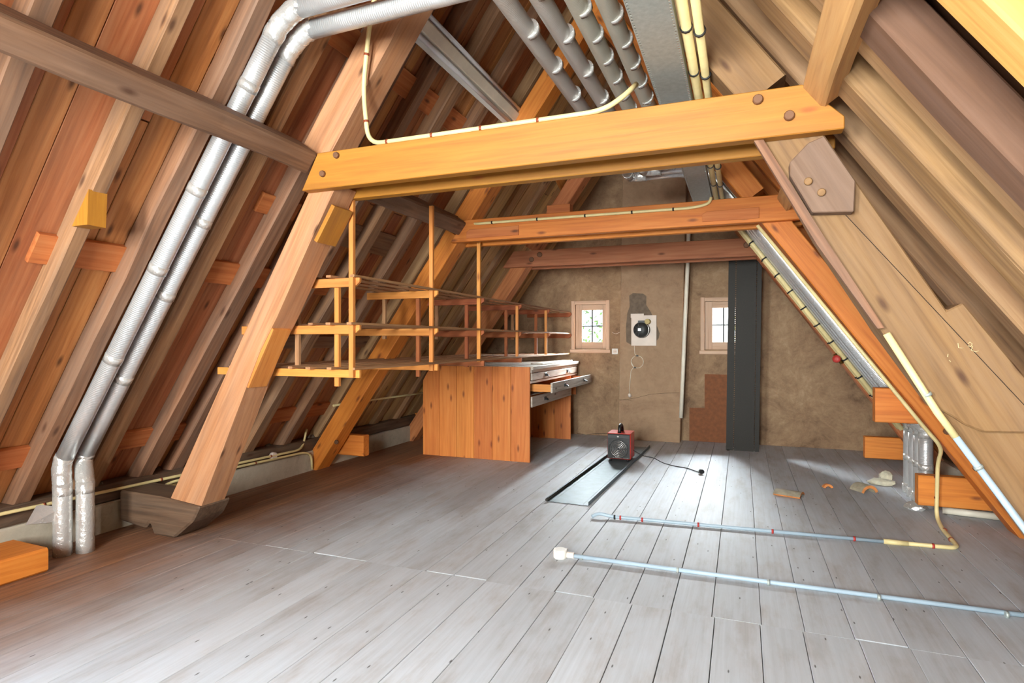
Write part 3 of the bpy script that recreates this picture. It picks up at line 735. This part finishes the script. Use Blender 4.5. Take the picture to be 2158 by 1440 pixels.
# ================================================================ CONDUITS
def conduit(name, pts, r, mat, label, clips=(), clipmat=M_BROWNCLIP, bend=.08, cat='conduit'):
    o = thing(name, pts[0], label, cat)
    tube('pipe', pts, r, mat, o, bend, 14)
    for t in clips:
        p, d = along(pts, t); clip_band(o, p, d, r, clipmat)
    return o
yF = TY - .03
conduit('conduit', [(-1.70, 2.58, 3.25), (-1.845, 2.66, 2.95), (-1.915, 2.70, 2.62), (-1.895, 2.72, 2.325), (-1.6, 2.70, 2.316), (-.60, 2.70, 2.316), (-.50, 2.72, 2.38), (-.46, 2.80, 2.46)], .0125, M_CREAM,
    'cream conduit dropping from the ridge and lying along the top of the yellow tie beam', (.12, .2, .34, .44, .55, .66, .78), bend=.09)
conduit('conduit', [tuple(PL(5.2, 2.85, .02)), tuple(PL(5.12, 2.45, .02)), (-2.12, 4.575, 2.25), (-2.0, 4.575, 2.252), (-.34, 4.575, 2.243), (-.22, 4.575, 2.262), (-.205, 4.575, 2.31)], .011, M_CREAM,
    'thin cream conduit clipped along the face of the orange tie beam', (.22, .42, .55, .68, .80, .90), M_BLACK, .06)
# conduit on the bleached leg: cream then blue-grey
cp = [onY(x, y, 2.705) for x, y in [(1600,296),(1730,505),(1868,702),(1975,868),(2014,920)]]
o = thing('conduit', (1.4, 2.7, 0), 'cream and blue-grey conduit running down the edge of the bleached truss leg', 'conduit')
prism('weathered_lath', [onY(x, y, 2.70) for x, y in [(1588,294),(1608,292),(1738,500),(1864,690),(1850,692),(1722,515)]][::-1], (0,.03,0), M_RAFT, o, xaxis=(-.5,0,.87))
tube('pipe', [cp[2], cp[3], cp[4]], .0135, M_CREAM, o, 0, 14)
e = cp[4] + (cp[4] - cp[3]).normalized() * 1.1
tube('pipe', [cp[4], e], .0125, M_BLUE, o, 0, 14)
for t in (.6,): p, d = along([cp[2], cp[4]], t); clip_band(o, p, d, .0135, M_GALV)
p, d = along([cp[4], e], .12); clip_band(o, p, d, .0135, M_GALV)
# conduit on the orange leg, bending down to the floor and along it
yl = 4.625
fp = [(.109,yl,2.09), (.939,yl,.944), (1.127,yl,.683), (1.235,yl+.03,.55), (1.248,4.80,.42), (1.248,4.83,.05), (1.235,4.66,.015), (1.212,4.25,.015), (.85,4.235,.015)]
o = thing('floor_conduit', (.85, 4.235, 0), 'cream conduit bending off the orange leg into a blue floor pipe with red clips', 'conduit')
tube('pipe', fp, .0125, M_CREAM, o, .07, 14)
tube('coupling', [(.95,4.238,.015), (.82,4.234,.015)], .0155, M_CREAM, o, 0, 14)
bp = [(.86,4.235,.014), (-.10,4.185,.014), (-.86,4.135,.016), (-.94,4.13,.034), (-.985,4.10,.012)]
tube('pipe', bp, .0115, M_BLUE, o, .05, 14)
for x in (.66, .19, -.27, -.64, -.79): clip_band(o, (x, 4.235 + (x-.86)*.058, .014), (1,.05,0), .0125, M_RED)
clip_band(o, (-.83, 4.137, .014), (1,.05,0), .0125, M_BLACK); clip_band(o, (1.08, 4.243, .015), (1,0,0), .013, M_RED)
for q_ in ((1.22,4.42,.015),(1.238,4.62,.015)): clip_band(o, q_, (0,1,0), .013, M_BROWNCLIP)
for z in (.18, .32): clip_band(o, (1.248, 4.825, z), (0,0,1), .013, M_BROWNCLIP)
o = thing('floor_conduit', (-.93, 3.30, 0), 'straight pale blue conduit lying across the floor from a white junction box', 'conduit')
tube('pipe', [(-.90,3.295,.017), (.2,3.31,.013), (1.75,3.335,.013)], .0115, M_BLUE, o, 0, 14)
lathe('junction_box', [(.036,0),(.04,.004),(.04,.044),(.034,.05)], (-.975,3.285,.0), (0,0,1), M_WHITE, o, 24)
box('gland', (-.945,3.278,.006), (-.895,3.306,.034), M_OFFW, o, .004)
for a in (.9, 2.6, 4.4): box('box_lug', (-.975+.04*math.cos(a)-.008, 3.285+.04*math.sin(a)-.008, .012), (-.975+.04*math.cos(a)+.008, 3.285+.04*math.sin(a)+.008, .046), M_WHITE, o, .002)
for x in (-.85, -.32, .13, .62, 1.12): clip_band(o, (x, 3.30, .014), (1,.01,0), .0125, M_GALV)
# conduits on the wall plate
pc = conduit('conduit', [(-3.87,0.5,.30), (-3.866,2.04,.283), (-3.862,3.12,.262), (-3.86,3.6,.25), (-3.86,4.45,.232), (-3.90,4.55,.28), (-3.93,4.62,.40)], .0105, M_CREAM, 'cream conduit along the rotten wall plate, turning up at the pine leg', (.42,.6,.72,.85), M_BROWNCLIP, .08)
conduit('conduit', [(-3.87,3.18,.20), (-3.865,3.02,.20), (-3.86,3.10,.228), (-3.855,3.6,.222), (-3.855,4.50,.20), (-3.855,4.60,.16), (-3.855,4.61,.02)], .0105, M_CREAM, 'lower cream conduit on the wall plate, dropping down the knee wall', (.3,.55), M_BROWNCLIP, .06)
lathe('junction_box', [(.035,0),(.035,.03),(.03,.034)], (-3.885,4.12,.235), (1,0,0), M_OFFW, pc, 14)
tag(tube('conduit', [tuple(PL(4.7,.63,.012)), tuple(PL(7.5,.60,.012))], .011, M_CREAM, None, 0, 10), 'pale conduit along the foot of the rafters behind the rack', 'conduit')

# ================================================================ HANGING RACK
rk = thing('slatted_rack', (-2.13, 5.3, 1.07), 'long three-tier slatted pine rack hung beside the roof slope', 'rack')
YB = [2.965, 3.94, 4.80, 5.76, 6.73, 7.69]; LV = [(1.607, 2.76), (1.322, 3.05), (1.055, 3.26)]; XF = -2.13
for i, y in enumerate(YB):
    for lv, (z, xb) in enumerate(LV):
        if lv == 2 and i > 3: continue
        x1 = XF + .0
        prism('bracket', [(-xb, y, z-.027), (x1-.035, y, z-.027), (x1, y, z), (x1, y, z+.027), (-xb, y, z+.027)] if lv < 2 else [(-xb, y, z-.024), (x1, y, z-.024), (x1, y, z+.024), (-xb, y, z+.024)], (0, .022, 0), M_RACK if i < 2 else M_BRACK, rk, xaxis=(1,0,0), bev=.002)
    zb = [1.035, 1.03, 1.07, 1.08, 1.085, 1.085][i]; zt = [2.10, 2.27, 2.16, 1.64, 1.64, 1.64][i]
    if i < 3: beam('upright', (XF-.042, y-.014, zb), (XF-.042, y-.014, zt), .026, .032, M_RACK, rk, up=(1,0,0), bev=.002)
    elif i < 5: beam('upright', (XF-.042, y-.014, 1.09), (XF-.042, y-.014, 1.62), .024, .028, M_RACK, rk, up=(1,0,0), bev=.002)
    if i < 5: beam('upright', (-2.315, y+.036, [.975,.98,1.02,1.08,1.09,1.09][i]), (-2.315, y+.036, 1.63), .026, .032, M_RACK if i == 0 else M_BRACK, rk, up=(1,0,0), bev=.002)
    if i < 5: beam('upright', (-2.62, y+.036, 1.27 if i else 1.10), (-2.62, y+.036, 1.60), .024, .030, M_SLAT, rk, up=(1,0,0), bev=.002)
for lv, (z, xb) in enumerate(LV):
    x = XF - .03; k = 0
    while x > -xb + .04:
        off = random.Random(k*7+lv).uniform(-.05, .05)
        h = .027 if lv < 2 else .024
        beam('slat', (x, 2.92 + off*.4, z + h + .008), (x, 5.30 + off, z + h + .008), .034, .015, M_SLAT, rk, bev=.002)
        beam('slat', (x, 5.31 + off, z + h + .008), (x, 7.70 - .004*k, z + h + .008), .034, .015, M_SLAT, rk, bev=.002)
        x -= .155; k += 1

# ================================================================ DRAWER CABINET
cb = thing('drawer_cabinet', (-2.6, 6.6, 0), 'pine shop counter with knotty plank end, worn grey drawers and one drawer pulled out', 'cabinet')
bx = [-3.285, -3.08, -2.87, -2.665, -2.452, -2.242, -2.03]
for k in range(6):
    a, b = bx[k] + .0015, bx[k+1] - .0015
    if k == 0: pts = [(a, 5.74, 0), (b, 5.74, 0), (b, 5.74, .985), (a+.10, 5.74, .985), (a, 5.74, .82)]
    else: pts = [(a, 5.74, 0), (b, 5.74, 0), (b, 5.74, .985), (a, 5.74, .985)]
    prism('side_board', pts, (0, .022, 0), M_CAB, cb, xaxis=(0,0,1), bev=.002)
for k in range(4):
    a = -2.03 - .21*(k+1)
    box('side_board', (a+.001, 7.30, 0), (a+.209, 7.322, .95), M_CAB, cb, .002, 'z')
box('counter_top', (-3.0, 5.78, .955), (-2.005, 7.62, .99), M_PAINT, cb, .004, 'y')
box('front_rail', (-2.045, 5.765, .925), (-2.02, 7.60, .955), M_PAINT, cb, .002, 'y')
box('back_panel', (-3.02, 5.765, .5), (-3.0, 7.6, .95), M_CAB, cb, .002, 'y')
box('drawer_case', (-3.0, 5.765, .825), (-2.06, 7.6, .835), M_PAINT, cb, .002, 'y'); box('drawer_case', (-3.0, 5.765, .68), (-2.06, 7.6, .69), M_PAINT, cb, .002, 'y')
box('front_rail', (-2.05, 5.765, .815), (-2.025, 7.60, .84), M_PAINT, cb, .002, 'y')
box('case_side', (-3.0, 7.58, .55), (-2.04, 7.6, .955), M_CAB, cb, .002, 'x')
def handle(parent, x, y, z):
    h = thing_part('handle', parent, V((x, y, z)))
def pull(parent, x, y, z):
    o = box('handle', (x, y-.034, z-.016), (x+.006, y+.034, z+.022), M_BLACK, parent, .002, 'y')
    tube('handle', [(x+.004, y-.024, z+.006), (x+.030, y-.022, z-.008), (x+.034, y, z-.016), (x+.030, y+.022, z-.008), (x+.004, y+.024, z+.006)], .006, M_BLACK, parent, .012, 8)
def drawer(xf, z0, z1, y0, y1, open_, hy, mat):
    f = box('drawer', (xf-.02, y0, z0), (xf, y1, z1), mat, cb, .003, 'y')
    f['label'] = 'worn grey drawer front'
    xi = xf - .02
    if open_:
        for (lo_, hi_, ax) in [((xi-.55, y0+.03, z0+.008), (xi, y0+.045, z1-.02), 'x'), ((xi-.55, y1-.045, z0+.008), (xi, y1-.03, z1-.02), 'x'), ((xi-.55, y0+.045, z0+.01), (xi, y1-.045, z0+.018), 'x'), ((xi-.56, y0+.03, z0+.008), (xi-.55, y1-.03, z1-.02), 'y')]:
            box('drawer_side', lo_, hi_, M_RACK if ax == 'x' and lo_[1] < y0+.04 else M_CAB, f, .002, ax)
    for y in hy: pull(f, xf, y, (z0+z1)/2)
    return f
drawer(-2.02, .845, .918, 5.79, 7.58, False, (6.24, 7.12), M_PAINT)
drawer(-1.82, .715, .82, 5.85, 7.56, True, (6.32, 7.18), M_PAINT)
drawer(-2.02, .565, .675, 5.79, 7.30, False, (6.22,), M_PAINT)
for z, (xa, xb_) in ((.992, (-2.62, -2.30)), (.992, (-2.22, -2.16))):
    pass
tag(box('loose_board', (-2.20, 6.25, .992), (-2.06, 7.5, 1.008), M_PAINT, None, .003, 'y'), 'thin loose board lying on the counter top', 'board')

# ================================================================ GABLE FITTINGS
fan = thing('extractor_fan', (-1.14, 7.53, 1.39), 'round dark extractor fan motor on a white square plate', 'fan')
box('plate', (-1.299, 7.525, 1.197), (-.986, 7.545, 1.578), M_OFFW, fan, .003, 'z')
fb = lathe('motor', [(.10,0),(.10,.035),(.094,.05),(.094,.06),(.084,.10),(.03,.108)], (-1.16, 7.525, 1.395), (-.15,-1,0), plain('dark_motor', (58,60,60), .5, .3), fan, 28)
lathe('motor_band', [(.097,.036),(.101,.037),(.101,.048),(.097,.049)], (-1.16, 7.525, 1.395), (-.15,-1,0), M_STEEL, fan, 28)
for k in range(10):
    a = 2*math.pi*k/10
    beam('motor_fin', (-1.175 + .035*math.cos(a), 7.422, 1.395 + .035*math.sin(a)), (-1.172 + .082*math.cos(a), 7.428, 1.395 + .082*math.sin(a)), .006, .006, M_BLACK, fan, up=(0,1,0), bev=0)
box('name_plate', (-1.195, 7.412, 1.38), (-1.16, 7.416, 1.415), M_STEEL, fan, .001, 'x')
box('motor_bracket', (-1.205, 7.46, 1.475), (-1.12, 7.525, 1.512), M_BLACK, fan, .004)
lathe('capacitor', [(.03,0),(.034,.006),(.034,.07),(.03,.076)], (-1.083, 7.525, 1.498), (-.1,-1,0), plain('capacitor_yellow', (190,170,110), .5), fan, 18)
box('backing_plate', (-1.308, 7.538, 1.55), (-1.145, 7.548, 1.602), M_OFFW, fan, .002)
o = thing('power_cord', (-1.27, 7.54, .72), 'cream power cord hanging in a tied loop below the fan plate, with plug', 'cable')
cpts = [onY(x, y, 7.535) for x, y in [(1340,700),(1337,730),(1338,745),(1343,750)]]
loop = [onY(1343 + 13*math.sin(a), 762 - 13*math.cos(a), 7.532) for a in [i*math.pi/8 for i in range(0, 16)]]
down = [onY(x, y, 7.535) for x, y in [(1336,773),(1330,780),(1328,800),(1326,830)]]
tube('cord', cpts + loop, .0035, M_PVC, o, .01, 8); tube('cord', [loop[-4]] + down, .0035, M_PVC, o, .01, 8)
for q_ in (loop[0], loop[9]): box('cable_tie', q_ - V((.014,.008,.008)), q_ + V((.014,.004,.008)), M_BLACK, o, .002)
lathe('plug', [(.012,0),(.02,.01),(.022,.035),(.012,.05)], down[-1] + V((.0,-.005,.01)), (.3,-.2,-1), M_OFFW, o, 12)
sk = thing('wall_socket', (-1.545, 7.745, 1.08), 'white earthed wall socket below the corner of the small window', 'socket')
box('socket_plate', (-1.583, 7.715, 1.082), (-1.507, 7.75, 1.158), M_WHITE, sk, .006)
lathe('socket_ring', [(.026,0),(.026,.004),(.021,.004),(.019,.001)], (-1.545, 7.7145, 1.12), (0,-1,0), M_OFFW, sk, 20)
for dx in (-.009, .009): lathe('socket_hole', [(.003,0),(.003,.0035)], (-1.545+dx, 7.714, 1.12), (0,-1,0), M_BLACK, sk, 8)
tag(tube('waste_pipe', [onY(x, y, 7.52) for x, y in [(1452,470),(1449,560),(1443,690),(1439,790),(1435,880)]], .024, M_PVC, None, 0, 14), 'off-white vertical pipe down the corner of the chimney breast', 'pipe')
hb = [(-.425, .842), (-.10, .842), (-.10, .0), (-.608, .0), (-.608, .415), (-.425, .42)]
tag(prism('hardboard_sheet', [(x, 7.735, z) for x, z in hb][::-1], (0, .006, 0), M_HARD, None, xaxis=(0,0,1)), 'brown stepped hardboard sheet leaning under the half-hidden window', 'board')
# black perforated panel leaning against the tie beam
pa, pb = V((.012, 7.24, .0)), V((.045, 7.19, 2.40))
pan = thing('metal_panel', pa, 'tall dark perforated metal panel standing on end before the window', 'metal panel')
perforated('panel_sheet', (pb-pa).length, .35, [-.125, .095], .022, .011, M_BLKMET, pan, frame(pa, pb, (0,-1,0)), .03, -1)
box('panel_foot', (-.155, 7.19, 0), (-.125, 7.23, .012), M_BLKMET, pan, .001)

# ================================================================ THINGS ON THE FLOOR
sa_, sb_ = V((-1.247, 4.39, .004)), V((-1.165, 7.06, .004))
sh = thing('steel_sheet', sa_, 'flat grey perforated steel sheet with folded edges lying under the heater', 'metal sheet')
perforated('sheet', (sb_-sa_).length, .335, [-.12, .12], .02, .006, M_SHEET, sh, frame(sa_, sb_, (0,0,1)), .028, 1)
tube('rolled_edge', [sa_ + V((-.168,0,.012)), sb_ + V((-.168,0,.012))], .011, M_BLKMET, sh, 0, 10)
# heater
ht = thing('fan_heater', (-1.19, 6.22, .005), 'red box fan heater with black round grille and top handle', 'heater')
x0, x1, y0, y1, z0, z1 = -1.305, -1.065, 6.11, 6.37, .03, .295
hM = Matrix.Translation((-1.185, 6.24, 0)) @ Matrix.Rotation(math.radians(-2), 4, 'Z') @ Matrix.Translation((1.185, -6.24, 0))
def hbox(name, lo, hi, mat, bev=.004, ax='x'):
    return box(name, lo, hi, mat, ht, bev, ax)
hbox('body', (x0, y0+.012, z0), (x1, y1, z1), M_HRED, .012, 'z')
hbox('front_panel', (x0+.006, y0, z0+.004), (x1-.006, y0+.014, z1-.006), M_BLACK, .006, 'x')
hbox('control_strip', (x0+.008, y0-.004, z1-.05), (x1-.008, y0+.004, z1-.012), plain('dark_grey_plastic', (52,52,54), .5), .003)
lathe('thermostat_knob', [(.011,0),(.011,.008),(.008,.010)], (-1.19, y0-.004, z1-.03), (0,-1,0), M_STEEL, ht, 16)
for r in (.098, .082, .066, .05, .034, .018):
    tube('grille_ring', [(-1.185 + r*math.cos(a), y0-.004, .135 + r*math.sin(a)) for a in [2*math.pi*i/28 for i in range(29)]], .0022, M_BLACK if r > .09 else M_STEEL, ht, 0, 6)
for k in range(6):
    a = math.pi*k/6; beam('grille_bar', (-1.185 - .098*math.cos(a), y0-.003, .135 - .098*math.sin(a)), (-1.185 + .098*math.cos(a), y0-.003, .135 + .098*math.sin(a)), .004, .003, M_BLACK, ht, up=(0,1,0), bev=0)
hbox('trim_strip', (x0+.06, y0-.002, z0+.012), (x1-.02, y0+.002, z0+.018), M_STEEL, .001)
tube('handle', [(-1.185, 6.16, z1-.002), (-1.185, 6.165, .345), (-1.185, 6.19, .368), (-1.185, 6.25, .372), (-1.185, 6.30, .345), (-1.185, 6.315, z1-.002)], .017, M_BLACK, ht, .03, 12)
for (x, y) in ((x0+.03, y0+.03), (x1-.03, y0+.03), (x0+.03, y1-.03), (x1-.03, y1-.03)): lathe('foot', [(.014,0),(.012,.03)], (x, y, .005), (0,0,1), M_BLACK, ht, 10)
tube('power_cord', [(x1-.002, 6.30, .10), (-1.02, 6.31, .07), (-.95, 6.32, .035), (-.86, 6.30, .036), (-.75, 6.20, .006), (-.62, 6.08, .006), (-.50, 6.04, .006), (-.36, 5.86, .006)], .0045, M_BLACK, ht, .06, 8)
lathe('plug', [(.01,0),(.02,.012),(.022,.04),(.02,.05)], (-.365, 5.865, .022), (.5,-.85,.05), M_BLACK, ht, 12)
tag(tube('floor_pipe', [(1.36, 5.12, .028), (1.69, 5.06, .028)], .025, M_PVC, None, 0, 12), 'short pale pipe on the floor beneath the orange foot plank', 'pipe')
# broken tiles
def tile(name, loc, rz, R, L, arc, mat, label, tilt=0, th=.016):
    n = 10; vs_, fs = [], []
    for y in (-L/2, L/2):
        for rr in (R, R - th):
            for k in range(n+1):
                a = math.pi/2 - arc/2 + arc*k/n
                vs_.append((rr*math.cos(a), y, rr*math.sin(a) - R*math.cos(arc/2)))
    m = n+1
    for k in range(n):
        fs += [(k, k+1, 2*m+k+1, 2*m+k), (m+k+1, m+k, 3*m+k, 3*m+k+1), (k+1, k, m+k, m+k+1), (2*m+k, 2*m+k+1, 3*m+k+1, 3*m+k)]
    fs += [(0, 2*m, 3*m, m), (n, m+n, 3*m+n, 2*m+n)]
    M = Matrix.Translation(V(loc) + V((0,0,th))) @ Matrix.Rotation(rz, 4, 'Z') @ Matrix.Rotation(tilt, 4, 'Y')
    o = from_data(name, vs_, fs, mat, None, M)
    if mat != M_TILE:
        o.data.materials.append(M_TILE)
        for k in range(n): o.data.polygons[4*k+2].material_index = 1; o.data.polygons[4*k+3].material_index = 1
        o.data.polygons[4*n].material_index = 1; o.data.polygons[4*n+1].material_index = 1
    return tag(o, label, 'tile')
tile('roof_tile', (.36, 5.28, 0), math.radians(72), .13, .20, 1.3, M_TILEG, 'pale buff flattish tile fragment lying on the floorboards')
tile('roof_tile', (.68, 5.62, 0), math.radians(20), .045, .03, 2.4, M_TILE, 'small orange crescent tile chip on the floorboards', 0, .018)
tile('roof_tile', (.94, 5.58, 0), math.radians(32), .082, .13, 2.5, M_TILEG, 'arched grey ridge tile fragment with orange broken edge', 0, .024)
rr_ = random.Random(3)
def lump(name, loc, s, mat, label, cat):
    bm = bmesh.new(); bmesh.ops.create_icosphere(bm, subdivisions=2, radius=1)
    for v in bm.verts: v.co = V((v.co.x*s[0], v.co.y*s[1], v.co.z*s[2])) * (1 + rr_.uniform(-.18, .18))
    for v in bm.verts: v.co.z = max(v.co.z, -s[2]*.5)
    me = bpy.data.meshes.new(name); bm.to_mesh(me); bm.free()
    return tag(mesh_obj(name, me, mat, None, Matrix.Translation(V(loc) + V((0,0,s[2]*.5)))), label, cat)
lump('rubble', (1.14, 5.98, 0), (.10, .06, .035), M_STONE, 'flat pale lump of rubble beside the upright ducts', 'rubble')
lump('rubble', (1.20, 6.12, 0), (.06, .05, .06), M_STONE, 'upright pale lump of rubble touching the ducts', 'rubble')
lump('foil_lump', (1.22, 5.22, 0), (.08, .10, .03), M_TAPE, 'crumpled foil lying under the orange foot plank', 'foil')
o = beam('plank_offcut', (-3.69, 1.2, .065), (-3.67, 2.08, .065), .33, .13, M_LEG, None, bev=.012, jit=.006, seg=5)
tag(o, 'orange timber offcut lying against the knee wall by the duct feet', 'timber')

# ================================================================ OUTSIDE
def tree(loc, h, spread, n, label, seed):
    t = thing('tree', loc, label, 'tree')
    tube('trunk', [loc, V(loc) + V((.1,0,h*.5)), V(loc) + V((-.1,.1,h*.85))], .10, M_BARK, t, .3, 8)
    r = random.Random(seed); vs_, fs = [], []
    for i in range(n):
        a, b = r.uniform(0, 2*math.pi), r.uniform(-1, 1); R = spread * r.random() ** .4
        c = V(loc) + V((R*math.cos(a)*math.sqrt(1-b*b), R*math.sin(a)*math.sqrt(1-b*b), h*.6 + R*b*1.1))
        u = V((r.uniform(-1,1), r.uniform(-1,1), r.uniform(-1,1))).normalized(); w = u.orthogonal().normalized(); s = r.uniform(.05, .11)
        k = len(vs_); vs_ += [c - V(loc) - u*s, c - V(loc) + w*s*.5, c - V(loc) + u*s, c - V(loc) - w*s*.5]; fs.append((k, k+1, k+2, k+3))
    f = from_data('foliage', vs_, fs, M_LEAF, t, Matrix.Translation(V(loc))); f['kind'] = 'stuff'
tree((-4.9, 17.0, -3.0), 7.2, 1.8, 500, 'leafy tree outside, behind the window with the socket', 5)
tree((-.9, 16.0, -3.0), 7.0, 1.7, 600, 'leafy tree outside, behind the half-hidden window', 6)
